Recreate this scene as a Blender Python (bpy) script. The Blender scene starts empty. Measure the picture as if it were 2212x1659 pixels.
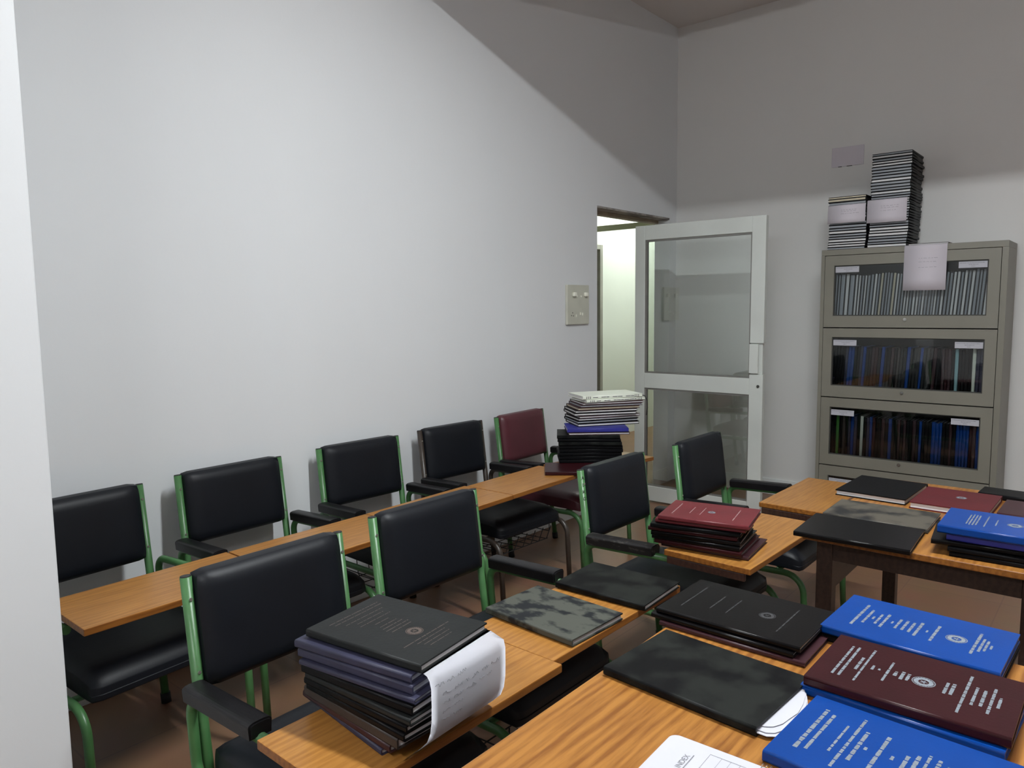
import bpy, bmesh, math, random
from mathutils import Vector, Matrix

random.seed(7)
scene = bpy.context.scene
col = scene.collection
R = math.radians

# ------------------------------------------------------------------ camera, world, exposure
cam_data = bpy.data.cameras.new('camera')
cam_data.sensor_width = 36.0
cam_data.lens = 36.0 * 1599.08 / 2212.0
cam_data.clip_start = 0.02
cam = bpy.data.objects.new('camera', cam_data)
col.objects.link(cam)
YAW, PITCH, ROLL = R(40.241), R(5.901), R(-0.681)
d_ = Vector((-math.sin(YAW) * math.cos(PITCH), math.cos(YAW) * math.cos(PITCH), -math.sin(PITCH)))
r0 = Vector((math.cos(YAW), math.sin(YAW), 0))
u0 = r0.cross(d_)
r_ = r0 * math.cos(ROLL) + u0 * math.sin(ROLL)
u_ = -r0 * math.sin(ROLL) + u0 * math.cos(ROLL)
cam.matrix_world = Matrix(((r_.x, u_.x, -d_.x, 2.817), (r_.y, u_.y, -d_.y, 0.0), (r_.z, u_.z, -d_.z, 1.40), (0, 0, 0, 1)))
scene.camera = cam

world = bpy.data.worlds.new('world')
scene.world = world
world.use_nodes = True
world.node_tree.nodes['Background'].inputs['Color'].default_value = (0.6, 0.7, 0.8, 1)
world.node_tree.nodes['Background'].inputs['Strength'].default_value = 0.05

scene.view_settings.view_transform = 'Standard'
scene.view_settings.look = 'None'
scene.view_settings.gamma = 1.0
scene.view_settings.use_curve_mapping = False
scene.view_settings.exposure = 0.0
scene.cycles.use_denoising = True
scene.cycles.max_bounces = 8
scene.cycles.diffuse_bounces = 5
scene.cycles.sample_clamp_indirect = 6.0

TUBE_NEAR = 430.0      # emission of the tube lamp before the ceiling beam
TUBE_BACK = 258.0      # emission of the tube lamp behind the camera
TUBE_FAR = 8.0        # emission of the weak lamp beyond the beam
TUBE_HALL = 190.0      # corridor lamp

# ------------------------------------------------------------------ helpers
def lin(r, g, b):
    def f(v):
        v /= 255.0
        return v / 12.92 if v <= 0.04045 else ((v + 0.055) / 1.055) ** 2.4
    return (f(r), f(g), f(b), 1.0)

def newmat(name):
    m = bpy.data.materials.new(name)
    m.use_nodes = True
    nt = m.node_tree
    b = nt.nodes['Principled BSDF']
    return m, nt, b

def noise_mix(nt, c1, c2, scale, detail=4, lo=0.35, hi=0.65, coords='Object', stretch=(1, 1, 1)):
    tc = nt.nodes.new('ShaderNodeTexCoord')
    mp = nt.nodes.new('ShaderNodeMapping')
    mp.inputs['Scale'].default_value = stretch
    nt.links.new(tc.outputs[coords], mp.inputs['Vector'])
    n = nt.nodes.new('ShaderNodeTexNoise')
    n.inputs['Scale'].default_value = scale
    n.inputs['Detail'].default_value = detail
    nt.links.new(mp.outputs['Vector'], n.inputs['Vector'])
    rp = nt.nodes.new('ShaderNodeValToRGB')
    rp.color_ramp.elements[0].position = lo
    rp.color_ramp.elements[0].color = c1
    rp.color_ramp.elements[1].position = hi
    rp.color_ramp.elements[1].color = c2
    nt.links.new(n.outputs['Fac'], rp.inputs['Fac'])
    return rp.outputs['Color'], n.outputs['Fac'], mp.outputs['Vector']

def bump(nt, b, fac, strength, dist=0.002):
    bp = nt.nodes.new('ShaderNodeBump')
    bp.inputs['Strength'].default_value = strength
    bp.inputs['Distance'].default_value = dist
    nt.links.new(fac, bp.inputs['Height'])
    nt.links.new(bp.outputs['Normal'], b.inputs['Normal'])

def plain(name, c, rough=0.5, var=0.12, scale=30, metallic=0.0, bmp=0.0, spec=0.5, coat=0.0, lo=0.35, hi=0.65):
    m, nt, b = newmat(name)
    c1 = tuple(v * (1 - var) for v in c[:3]) + (1,)
    c2 = tuple(min(1, v * (1 + var)) for v in c[:3]) + (1,)
    out, fac, vec = noise_mix(nt, c1, c2, scale, lo=lo, hi=hi)
    nt.links.new(out, b.inputs['Base Color'])
    b.inputs['Roughness'].default_value = rough
    b.inputs['Metallic'].default_value = metallic
    b.inputs['Specular IOR Level'].default_value = spec
    if coat:
        b.inputs['Coat Weight'].default_value = coat
        b.inputs['Coat Roughness'].default_value = 0.15
    if bmp:
        n = nt.nodes.new('ShaderNodeTexNoise')
        n.inputs['Scale'].default_value = scale * 12
        nt.links.new(vec, n.inputs['Vector'])
        bump(nt, b, n.outputs['Fac'], bmp)
    return m

def blotch(name, base, spot, scale, lo, hi, rough=0.5, stretch=(1, 1, 1), bmp=0.0, spec=0.5):
    m, nt, b = newmat(name)
    out, fac, vec = noise_mix(nt, base, spot, scale, detail=6, lo=lo, hi=hi, stretch=stretch)
    nt.links.new(out, b.inputs['Base Color'])
    b.inputs['Roughness'].default_value = rough
    b.inputs['Specular IOR Level'].default_value = spec
    if bmp:
        bump(nt, b, fac, bmp)
    return m

# materials -------------------------------------------------------------------
def mat_wall(name, c, var=0.02):
    m, nt, b = newmat(name)
    c1 = tuple(v * (1 - var) for v in c[:3]) + (1,)
    out, fac, vec = noise_mix(nt, c1, c, 1.7, detail=6, lo=0.3, hi=0.7)
    nt.links.new(out, b.inputs['Base Color'])
    b.inputs['Roughness'].default_value = 0.75
    n = nt.nodes.new('ShaderNodeTexNoise')
    n.inputs['Scale'].default_value = 60
    n.inputs['Detail'].default_value = 5
    nt.links.new(vec, n.inputs['Vector'])
    bump(nt, b, n.outputs['Fac'], 0.06, 0.004)
    return m

M = {}
M['wall'] = mat_wall('wall_paint', lin(220, 222, 224))
M['wall_far'] = mat_wall('wall_paint_far', lin(220, 219, 217))
M['ceiling'] = mat_wall('ceiling_paint', lin(214, 208, 204))
M['hall'] = mat_wall('hall_paint', lin(226, 230, 222))
M['skirt'] = plain('skirting_paint', lin(225, 228, 228), 0.3, 0.03, 6)

def mat_floor():
    m, nt, b = newmat('floor_tiles')
    tc = nt.nodes.new('ShaderNodeTexCoord')
    br = nt.nodes.new('ShaderNodeTexBrick')
    br.offset = 0.0
    br.inputs['Scale'].default_value = 1.0
    br.inputs['Brick Width'].default_value = 0.40
    br.inputs['Row Height'].default_value = 0.40
    br.inputs['Mortar Size'].default_value = 0.003
    br.inputs['Color1'].default_value = lin(127, 93, 67)
    br.inputs['Color2'].default_value = lin(121, 87, 62)
    br.inputs['Mortar'].default_value = lin(112, 79, 60)
    nt.links.new(tc.outputs['Object'], br.inputs['Vector'])
    n = nt.nodes.new('ShaderNodeTexNoise')
    n.inputs['Scale'].default_value = 5
    n.inputs['Detail'].default_value = 8
    nt.links.new(tc.outputs['Object'], n.inputs['Vector'])
    mx = nt.nodes.new('ShaderNodeMix')
    mx.data_type = 'RGBA'
    mx.blend_type = 'MULTIPLY'
    mx.inputs[0].default_value = 0.35
    nt.links.new(br.outputs['Color'], mx.inputs[6])
    nt.links.new(n.outputs['Color'], mx.inputs[7])
    hs = nt.nodes.new('ShaderNodeHueSaturation')
    hs.inputs['Value'].default_value = 1.25
    hs.inputs['Saturation'].default_value = 0.95
    nt.links.new(mx.outputs[2], hs.inputs['Color'])
    nt.links.new(hs.outputs['Color'], b.inputs['Base Color'])
    b.inputs['Roughness'].default_value = 0.42
    return m
M['floor'] = mat_floor()

def mat_wood(name, light, dark, seed):
    m, nt, b = newmat(name)
    tc = nt.nodes.new('ShaderNodeTexCoord')
    mp = nt.nodes.new('ShaderNodeMapping')
    mp.inputs['Scale'].default_value = (1.0, 0.075, 1.0)
    mp.inputs['Location'].default_value = (seed, seed * 0.37, 0)
    nt.links.new(tc.outputs['Object'], mp.inputs['Vector'])
    n = nt.nodes.new('ShaderNodeTexNoise')
    n.inputs['Scale'].default_value = 85
    n.inputs['Detail'].default_value = 6
    n.inputs['Roughness'].default_value = 0.62
    nt.links.new(mp.outputs['Vector'], n.inputs['Vector'])
    w = nt.nodes.new('ShaderNodeTexWave')
    w.bands_direction = 'X'
    w.inputs['Scale'].default_value = 16
    w.inputs['Distortion'].default_value = 9
    w.inputs['Detail'].default_value = 3
    w.inputs['Detail Scale'].default_value = 1.6
    nt.links.new(mp.outputs['Vector'], w.inputs['Vector'])
    ad = nt.nodes.new('ShaderNodeMix')
    ad.data_type = 'FLOAT'
    ad.inputs[0].default_value = 0.16
    nt.links.new(n.outputs['Fac'], ad.inputs[2])
    nt.links.new(w.outputs['Fac'], ad.inputs[3])
    rp = nt.nodes.new('ShaderNodeValToRGB')
    rp.color_ramp.elements[0].position = 0.34
    rp.color_ramp.elements[0].color = dark
    rp.color_ramp.elements[1].position = 0.62
    rp.color_ramp.elements[1].color = light
    nt.links.new(ad.outputs[0], rp.inputs['Fac'])
    nt.links.new(rp.outputs['Color'], b.inputs['Base Color'])
    b.inputs['Roughness'].default_value = 0.32
    b.inputs['Specular IOR Level'].default_value = 0.4
    return m
M['wood'] = mat_wood('board_laminate', lin(174, 122, 60), lin(147, 97, 44), 0.3)
M['wood_table'] = mat_wood('table_laminate', lin(164, 112, 53), lin(124, 77, 34), 2.1)
M['wood_edge'] = mat_wood('board_edge_band', lin(150, 96, 42), lin(118, 70, 29), 4.0)
M['dark_wood'] = mat_wood('dark_table_frame', lin(52, 38, 32), lin(34, 24, 20), 1.0)
M['cleat'] = mat_wood('cleat_wood', lin(66, 44, 36), lin(46, 30, 26), 5.0)

def mat_green():
    m, nt, b = newmat('green_paint')
    out, fac, vec = noise_mix(nt, lin(60, 102, 58), lin(76, 122, 74), 9, lo=0.3, hi=0.7)
    n = nt.nodes.new('ShaderNodeTexNoise')
    n.inputs['Scale'].default_value = 34
    n.inputs['Detail'].default_value = 7
    n.inputs['Roughness'].default_value = 0.65
    nt.links.new(vec, n.inputs['Vector'])
    rp = nt.nodes.new('ShaderNodeValToRGB')
    rp.color_ramp.elements[0].position = 0.66
    rp.color_ramp.elements[0].color = (0, 0, 0, 1)
    rp.color_ramp.elements[1].position = 0.70
    rp.color_ramp.elements[1].color = (1, 1, 1, 1)
    nt.links.new(n.outputs['Fac'], rp.inputs['Fac'])
    mx = nt.nodes.new('ShaderNodeMix')
    mx.data_type = 'RGBA'
    nt.links.new(rp.outputs['Color'], mx.inputs[0])
    nt.links.new(out, mx.inputs[6])
    mx.inputs[7].default_value = lin(92, 88, 66)
    nt.links.new(mx.outputs[2], b.inputs['Base Color'])
    b.inputs['Roughness'].default_value = 0.36
    bump(nt, b, n.outputs['Fac'], 0.08)
    return m
M['green'] = mat_green()
M['brown_metal'] = plain('brown_frame_paint', lin(58, 50, 44), 0.35, 0.15, 20)
M['vinyl'] = plain('black_vinyl', lin(16, 19, 25), 0.47, 0.12, 7, bmp=0.10, spec=0.28)
M['vinyl_maroon'] = plain('maroon_vinyl', lin(82, 38, 46), 0.42, 0.10, 7, bmp=0.10)
M['pad'] = plain('arm_pad_plastic', lin(22, 21, 23), 0.38, 0.2, 18, bmp=0.08, spec=0.3)
M['pad_worn'] = blotch('arm_pad_worn', lin(24, 22, 23), lin(60, 57, 54), 45, 0.56, 0.63, 0.5, (1, 1, 2))
M['rubber'] = plain('black_rubber', lin(24, 23, 24), 0.6, 0.1, 30)
M['wire'] = plain('black_wire', lin(30, 28, 30), 0.5, 0.1, 30)
M['screw'] = plain('zinc_screw', lin(150, 150, 140), 0.35, 0.1, 60, metallic=0.7)
M['page'] = blotch('page_edges', lin(206, 205, 206), lin(238, 237, 238), 160, 0.3, 0.7, 0.8, (0.02, 0.02, 3.0))
M['page_cream'] = blotch('page_edges_cream', lin(188, 176, 152), lin(222, 212, 190), 160, 0.3, 0.7, 0.8, (0.02, 0.02, 3.0))
M['page_grey'] = blotch('page_edges_grey', lin(128, 132, 138), lin(186, 190, 196), 160, 0.3, 0.7, 0.8, (0.02, 0.02, 3.0))
M['black'] = plain('black_leatherette', lin(13, 13, 15), 0.42, 0.15, 14, bmp=0.15, spec=0.12)
M['black_gloss'] = plain('glossy_black_leatherette', lin(11, 10, 11), 0.30, 0.12, 14, bmp=0.05, spec=0.15, coat=0.12)
M['charcoal'] = plain('charcoal_leatherette', lin(30, 32, 32), 0.5, 0.12, 12, bmp=0.12, spec=0.2)
M['maroon'] = plain('maroon_leatherette', lin(46, 12, 17), 0.36, 0.10, 14, bmp=0.08, spec=0.25, coat=0.10)
M['maroon_dark'] = plain('dark_maroon_leatherette', lin(54, 26, 32), 0.42, 0.10, 14, bmp=0.12)
M['red'] = plain('red_leatherette', lin(100, 32, 38), 0.45, 0.10, 10, bmp=0.12)
M['red_dull'] = plain('dull_red_leatherette', lin(84, 24, 30), 0.45, 0.10, 10, bmp=0.12, spec=0.4)
M['blue'] = plain('blue_leatherette', lin(0, 58, 134), 0.33, 0.06, 10, bmp=0.05, spec=0.32, coat=0.15)
M['navy'] = plain('navy_cloth_cover', lin(46, 46, 68), 0.55, 0.12, 18, bmp=0.12)
M['blue_violet'] = plain('violet_blue_cover', lin(44, 46, 130), 0.42, 0.08, 14, bmp=0.08)
M['green_cover'] = plain('green_cover', lin(70, 140, 56), 0.45, 0.08, 14)
M['white_cover'] = plain('white_cover', lin(222, 226, 212), 0.4, 0.03, 10)
M['teal_cover'] = plain('pale_teal_cover', lin(140, 180, 186), 0.45, 0.05, 10)
M['brown_cover'] = plain('brown_black_cover', lin(54, 46, 42), 0.5, 0.12, 14, bmp=0.12)
M['dusty'] = blotch('dusty_black_cover', lin(24, 27, 30), lin(76, 78, 71), 17, 0.42, 0.53, 0.65, (1, 1.5, 1), 0.05, 0.3)
M['dusty_brown'] = blotch('dusty_brown_cover', lin(28, 28, 28), lin(80, 75, 66), 13, 0.38, 0.56, 0.65)
M['dusty_faint'] = blotch('faintly_dusty_cover', lin(10, 10, 12), lin(30, 32, 30), 14, 0.42, 0.60, 0.5, bmp=0.05, spec=0.12)
M['foil'] = plain('silver_foil', lin(124, 132, 140), 0.5, 0.15, 200)
M['foil_dull'] = plain('bronze_foil', lin(84, 72, 66), 0.5, 0.2, 200)
M['foil_faint'] = plain('faint_foil', lin(54, 54, 56), 0.5, 0.2, 200)
M['foil_red'] = plain('pale_foil_on_red', lin(170, 140, 138), 0.5, 0.2, 200)
M['ink'] = plain('grey_ink', lin(120, 120, 126), 0.8, 0.2, 80)
M['ink_dark'] = plain('dark_ink', lin(70, 66, 74), 0.8, 0.1, 80)
M['paper'] = plain('white_paper', lin(188, 188, 196), 0.7, 0.03, 5)
M['paper_bright'] = plain('bright_paper', lin(234, 234, 241), 0.7, 0.03, 5)
M['paper_grey'] = plain('greyish_paper', lin(206, 200, 208), 0.75, 0.03, 5)
M['steel_paint'] = plain('grey_steel_paint', lin(128, 125, 114), 0.45, 0.05, 3)
M['steel_dark'] = plain('cabinet_interior_paint', lin(92, 90, 86), 0.55, 0.06, 3)
M['seal'] = plain('dark_window_seal', lin(58, 58, 54), 0.6, 0.08, 20)
M['chrome'] = plain('chrome_lock', lin(190, 190, 186), 0.22, 0.05, 30, metallic=0.9)
M['alu'] = plain('door_aluminium', lin(206, 210, 205), 0.42, 0.05, 2.5)
M['alu_dark'] = plain('door_bead', lin(128, 126, 122), 0.45, 0.08, 8, metallic=0.2)
M['plate'] = plain('switch_plastic', lin(196, 196, 182), 0.4, 0.04, 10)
M['knob'] = plain('switch_knob_plastic', lin(236, 236, 222), 0.35, 0.03, 10)
M['plaster'] = blotch('bare_plaster', lin(120, 112, 108), lin(176, 170, 164), 9, 0.4, 0.6, 0.8, bmp=0.2)
M['tan'] = plain('tan_frame', lin(150, 134, 112), 0.6, 0.12, 12)
M['olive'] = plain('olive_beam', lin(150, 150, 122), 0.6, 0.05, 5)
M['hall_door'] = plain('hall_door_paint', lin(150, 148, 140), 0.5, 0.1, 6)
M['lamp_body'] = plain('lamp_body_paint', lin(225, 225, 222), 0.4, 0.03, 5)

def mat_glass(name, tint, refl=1.0):
    m = bpy.data.materials.new(name)
    m.use_nodes = True
    nt = m.node_tree
    nt.nodes.remove(nt.nodes['Principled BSDF'])
    out = nt.nodes['Material Output']
    tr = nt.nodes.new('ShaderNodeBsdfTransparent')
    tr.inputs['Color'].default_value = tint
    gl = nt.nodes.new('ShaderNodeBsdfGlossy')
    gl.inputs['Roughness'].default_value = 0.02
    n = nt.nodes.new('ShaderNodeTexNoise')
    n.inputs['Scale'].default_value = 3
    fr = nt.nodes.new('ShaderNodeFresnel')
    fr.inputs['IOR'].default_value = 1.5
    mul = nt.nodes.new('ShaderNodeMath')
    mul.operation = 'MULTIPLY'
    mul.inputs[1].default_value = refl
    nt.links.new(fr.outputs['Fac'], mul.inputs[0])
    mx = nt.nodes.new('ShaderNodeMixShader')
    nt.links.new(mul.outputs[0], mx.inputs['Fac'])
    nt.links.new(tr.outputs[0], mx.inputs[1])
    nt.links.new(gl.outputs[0], mx.inputs[2])
    nt.links.new(mx.outputs[0], out.inputs['Surface'])
    return m
M['glass'] = mat_glass('door_glass', (0.97, 1.0, 0.98, 1), 3.6)
M['cab_glass'] = mat_glass('cabinet_glass', (0.86, 0.88, 0.88, 1), 1.3)

def mat_emit(name, c, s):
    m, nt, b = newmat(name)
    b.inputs['Base Color'].default_value = (0.8, 0.8, 0.8, 1)
    b.inputs['Emission Color'].default_value = c
    b.inputs['Emission Strength'].default_value = s
    return m
M['tube_near'] = mat_emit('tube_glow', (0.93, 0.98, 1.0, 1), TUBE_NEAR)
M['tube_back'] = mat_emit('tube_glow_behind', (0.95, 0.98, 1.0, 1), TUBE_BACK)
M['tube_far'] = mat_emit('tube_glow_far', (1.0, 0.93, 0.86, 1), TUBE_FAR)
M['tube_hall'] = mat_emit('tube_glow_hall', (0.95, 1.0, 0.96, 1), TUBE_HALL)

# mesh building -----------------------------------------------------------------
def box(bm, x0, x1, y0, y1, z0, z1, bev=0.0, seg=2, mi=0):
    ret = bmesh.ops.create_cube(bm, size=1.0)
    vs = ret['verts']
    for v in vs:
        v.co = Vector((x0 + (v.co.x + 0.5) * (x1 - x0), y0 + (v.co.y + 0.5) * (y1 - y0), z0 + (v.co.z + 0.5) * (z1 - z0)))
    fs = set(f for v in vs for f in v.link_faces)
    for f in fs:
        f.material_index = mi
    if bev > 0:
        es = list(set(e for v in vs for e in v.link_edges))
        r = bmesh.ops.bevel(bm, geom=es, offset=bev, segments=seg, affect='EDGES', profile=0.5)
        for f in r['faces']:
            f.material_index = mi

def fillet(pts, rads, n=7):
    """polyline with rounded corners; rads has one radius per inner point"""
    out = [Vector(pts[0])]
    for i in range(1, len(pts) - 1):
        p, a, c = Vector(pts[i]), Vector(pts[i - 1]), Vector(pts[i + 1])
        r = rads[i - 1]
        if r <= 0:
            out.append(p)
            continue
        da, dc = (a - p).normalized(), (c - p).normalized()
        ang = da.angle(dc)
        t = r / math.tan(ang / 2)
        s, e = p + da * t, p + dc * t
        ctr = p + (da + dc).normalized() * (r / math.sin(ang / 2))
        v0, v1 = s - ctr, e - ctr
        tot = v0.angle(v1)
        ax = v0.cross(v1).normalized()
        for k in range(n + 1):
            out.append(ctr + Matrix.Rotation(tot * k / n, 3, ax) @ v0)
    out.append(Vector(pts[-1]))
    return out

def tube(bm, pts, r, seg=10, cap=True):
    pts = [Vector(p) for p in pts]
    rings = []
    prev = None
    for i, p in enumerate(pts):
        if i == 0:
            t = (pts[1] - p).normalized()
        elif i == len(pts) - 1:
            t = (p - pts[i - 1]).normalized()
        else:
            t = ((pts[i + 1] - p).normalized() + (p - pts[i - 1]).normalized()).normalized()
        if prev is None:
            n = t.orthogonal().normalized()
        else:
            n = (prev - t * prev.dot(t)).normalized()
        prev = n
        b = t.cross(n)
        rings.append([bm.verts.new(p + (n * math.cos(2 * math.pi * k / seg) + b * math.sin(2 * math.pi * k / seg)) * r) for k in range(seg)])
    for a, c in zip(rings[:-1], rings[1:]):
        for k in range(seg):
            f = bm.faces.new((a[k], a[(k + 1) % seg], c[(k + 1) % seg], c[k]))
            f.smooth = True
    if cap:
        bm.faces.new(list(reversed(rings[0])))
        bm.faces.new(rings[-1])

def prism(bm, prof, axis, a0, a1, smooth=False):
    """extrude a closed 2D profile; axis 'x': profile (y,z); 'y': profile (x,z)"""
    def mk(p, a):
        return Vector((a, p[0], p[1])) if axis == 'x' else Vector((p[0], a, p[1]))
    A = [bm.verts.new(mk(p, a0)) for p in prof]
    B = [bm.verts.new(mk(p, a1)) for p in prof]
    n = len(prof)
    for k in range(n):
        f = bm.faces.new((A[k], A[(k + 1) % n], B[(k + 1) % n], B[k]))
        f.smooth = smooth
    bm.faces.new(list(reversed(A)))
    bm.faces.new(B)
    bmesh.ops.recalc_face_normals(bm, faces=bm.faces[:])

def cyl(bm, c, axis, r, h, seg=20):
    ax = Vector(axis).normalized()
    tube(bm, [Vector(c), Vector(c) + ax * h], r, seg)

def sheet(bm, path, w0, w1, axis='y', t=0.0004, subdiv=None):
    """thin bent sheet: path of (a, z) swept along the other horizontal axis, with real thickness"""
    pts = [Vector(p) for p in path]
    nrm = []
    for i, p in enumerate(pts):
        a = pts[max(0, i - 1)]
        c = pts[min(len(pts) - 1, i + 1)]
        tt = (c - a).normalized()
        nrm.append(Vector((-tt.y, tt.x)))
    prof = [(p.x + n.x * t / 2, p.y + n.y * t / 2) for p, n in zip(pts, nrm)]
    prof += [(p.x - n.x * t / 2, p.y - n.y * t / 2) for p, n in reversed(list(zip(pts, nrm)))]
    m = len(pts)
    def mk(q, a):
        return Vector((q[0], a, q[1])) if axis == 'y' else Vector((a, q[0], q[1]))
    A = [bm.verts.new(mk(p, w0)) for p in prof]
    B = [bm.verts.new(mk(p, w1)) for p in prof]
    n = len(prof)
    for k in range(n):
        f = bm.faces.new((A[k], A[(k + 1) % n], B[(k + 1) % n], B[k]))
        f.smooth = True
    for k in range(m - 1):
        bm.faces.new((A[k], A[k + 1], A[n - 2 - k], A[n - 1 - k]))
        bm.faces.new((B[k], B[n - 1 - k], B[n - 2 - k], B[k + 1]))
    bmesh.ops.recalc_face_normals(bm, faces=bm.faces[:])

def finish(bm, name, mats, parent=None, smooth=None):
    me = bpy.data.meshes.new(name)
    if smooth is not None:
        for f in bm.faces:
            f.smooth = smooth
    bm.to_mesh(me)
    bm.free()
    if not isinstance(mats, (list, tuple)):
        mats = [mats]
    for m in mats:
        me.materials.append(m)
    o = bpy.data.objects.new(name, me)
    col.objects.link(o)
    if parent:
        o.parent = parent
    return o

def link_mesh(me, name, parent=None):
    o = bpy.data.objects.new(name, me)
    col.objects.link(o)
    if parent:
        o.parent = parent
    return o

def empty(name, loc=(0, 0, 0), rz=0.0):
    o = bpy.data.objects.new(name, None)
    o.empty_display_size = 0.05
    col.objects.link(o)
    o.location = loc
    o.rotation_euler = (0, 0, rz)
    return o

def tag(o, label, cat, group=None, kind=None):
    o['label'] = label
    o['category'] = cat
    if group:
        o['group'] = group
    if kind:
        o['kind'] = kind
    return o

def struct(bm, name, m, parent=None, label=None):
    o = finish(bm, name, m, parent)
    if parent is None:
        o['kind'] = 'structure'
        if label:
            o['label'] = label
    return o

ORD = ['first', 'second', 'third', 'fourth', 'fifth', 'sixth', 'seventh', 'eighth', 'ninth', 'tenth', 'eleventh', 'twelfth',
       'thirteenth', 'fourteenth', 'fifteenth', 'sixteenth', 'seventeenth', 'eighteenth', 'nineteenth', 'twentieth']
def ordinal(n):
    if n <= 20:
        return ORD[n - 1]
    tens = {20: 'twenty', 30: 'thirty', 40: 'forty', 50: 'fifty'}
    base = n // 10 * 10
    if n == base:
        return {30: 'thirtieth', 40: 'fortieth', 50: 'fiftieth'}[n]
    return tens[base] + '-' + ORD[n - base - 1]

# ------------------------------------------------------------------ room shell
D = 5.345          # far wall
ZC = 3.505         # ceiling
DY0, DY1, DZ = 4.233, 5.24, 2.072   # doorway in the left wall
TH = 0.13
XR, YN = 5.6, -2.6

bm = bmesh.new(); box(bm, -1.6, XR + 0.1, YN - 0.1, 10.2, -0.08, 0.0); struct(bm, 'floor', M['floor'])
bm = bmesh.new(); box(bm, -TH, XR, YN, D, ZC, ZC + 0.1); struct(bm, 'ceiling', M['ceiling'])
bm = bmesh.new()
box(bm, -TH, 0, YN, DY0, 0, ZC)
box(bm, -TH, 0, DY0, DY1, DZ, ZC)
box(bm, -TH, 0, DY1, D, 0, ZC)
struct(bm, 'wall_left', M['wall'])
bm = bmesh.new(); box(bm, -TH, XR, D, D + 0.12, 0, ZC); struct(bm, 'wall_far', M['wall_far'])
bm = bmesh.new(); box(bm, XR, XR + 0.12, YN, D, 0, ZC); struct(bm, 'wall_right', M['wall'])
bm = bmesh.new(); box(bm, -TH, XR, YN - 0.12, YN, 0, ZC); struct(bm, 'wall_near', M['wall'])
bm = bmesh.new(); box(bm, 0, 0.90, -0.35, 0.598, 0, ZC, 0.004, 2); struct(bm, 'pillar', M['wall'])
bm = bmesh.new(); box(bm, 0, XR, 2.50, 2.60, 3.019, ZC); struct(bm, 'ceiling_beam', M['ceiling'])
# skirting
bm = bmesh.new(); box(bm, 0, 0.012, 0.598, DY0, 0, 0.12, 0.003); struct(bm, 'baseboard_left', M['skirt'])
bm = bmesh.new(); box(bm, 0, XR, D - 0.012, D, 0, 0.12, 0.003); struct(bm, 'baseboard_far', M['skirt'])
# doorway lining: rough soffit and outer frame head
bm = bmesh.new(); box(bm, -TH + 0.03, -0.002, DY0, DY1, DZ - 0.012, DZ, 0.002); struct(bm, 'trim_1', M['plaster'])
bm = bmesh.new(); box(bm, -TH - 0.03, -TH + 0.03, DY0, DY1 + 0.02, DZ - 0.035, DZ - 0.001, 0.002)
struct(bm, 'trim_2', M['tan'])
bm = bmesh.new(); box(bm, -TH, -0.004, DY0, DY0 + 0.006, 0, DZ - 0.036); struct(bm, 'trim_3', M['tan'])
# corridor beyond the doorway
bm = bmesh.new()
box(bm, -1.586, -1.466, 2.2, 5.55, 0, 2.9); box(bm, -1.586, -1.466, 5.55, 6.52, 2.03, 2.9); box(bm, -1.586, -1.466, 6.52, 10.1, 0, 2.9)
struct(bm, 'wall_hall_side', M['hall'])
bm = bmesh.new(); box(bm, -1.466, -TH, 10.0, 10.1, 0, 2.9); struct(bm, 'wall_hall_end', M['hall'])
bm = bmesh.new(); box(bm, -TH, 0.0, D + 0.12, 10.1, 0, 2.9); struct(bm, 'wall_hall_room_side', M['hall'])
bm = bmesh.new(); box(bm, -1.466, -TH, 2.1, 2.2, 0, 2.9); struct(bm, 'wall_hall_near', M['hall'])
bm = bmesh.new(); box(bm, -1.586, -TH, 2.1, 10.1, 2.9, 3.0); struct(bm, 'ceiling_hall', M['hall'])
bm = bmesh.new(); box(bm, -1.466, -TH, 6.20, 6.26, 2.135, 2.185, 0.004); struct(bm, 'beam_hall', M['olive'])
dr = empty('door_2', (-1.50, 6.03, 0)); dr['kind'] = 'structure'
bm = bmesh.new()
box(bm, 0.0, 0.05, -0.48, -0.43, 0, 2.03, 0.004); box(bm, 0.0, 0.05, 0.44, 0.49, 0, 2.03, 0.004); box(bm, 0.0, 0.05, -0.43, 0.44, 1.98, 2.03, 0.004)
finish(bm, 'door_frame', M['hall_door'], dr)
bm = bmesh.new(); box(bm, -0.03, 0.012, -0.43, 0.44, 0.01, 1.98, 0.003); finish(bm, 'door_panel', M['hall_door'], dr)

# ------------------------------------------------------------------ lamps (real tube lights, above the frame)
def tube_lamp(x, y, z, rz, glow, label, zceil, length=1.2):
    t = tag(empty('tube_light', (x, y, z), rz), label, 'lamp', 'tube lights')
    h = length / 2
    bm = bmesh.new(); tube(bm, [(-h, 0, 0), (h, 0, 0)], 0.014, 12); finish(bm, 'lamp_tube', glow, t)
    bm = bmesh.new(); box(bm, -h - 0.03, h + 0.03, -0.03, 0.03, 0.03, 0.075, 0.004)
    box(bm, -h - 0.03, -h, -0.016, 0.016, -0.016, 0.03, 0.002); box(bm, h, h + 0.03, -0.016, 0.016, -0.016, 0.03, 0.002)
    finish(bm, 'lamp_body', M['lamp_body'], t)
    for s in (-1, 1):
        bm = bmesh.new(); tube(bm, [(s * h * 0.7, 0, 0.07), (s * h * 0.7, 0, zceil - z)], 0.005, 8); finish(bm, 'hanger_rod', M['lamp_body'], t)
    return t
pl = tag(empty('panel_light', (2.45, 1.80, 3.238)), 'slim downward panel light hanging before the ceiling beam', 'lamp')
bm = bmesh.new(); box(bm, -0.60, 0.60, -0.03, 0.03, -0.002, 0.0); finish(bm, 'diffuser', M['tube_near'], pl)
bm = bmesh.new(); box(bm, -0.63, 0.63, -0.045, 0.045, 0.001, 0.05, 0.004); finish(bm, 'lamp_body', M['lamp_body'], pl)
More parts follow.
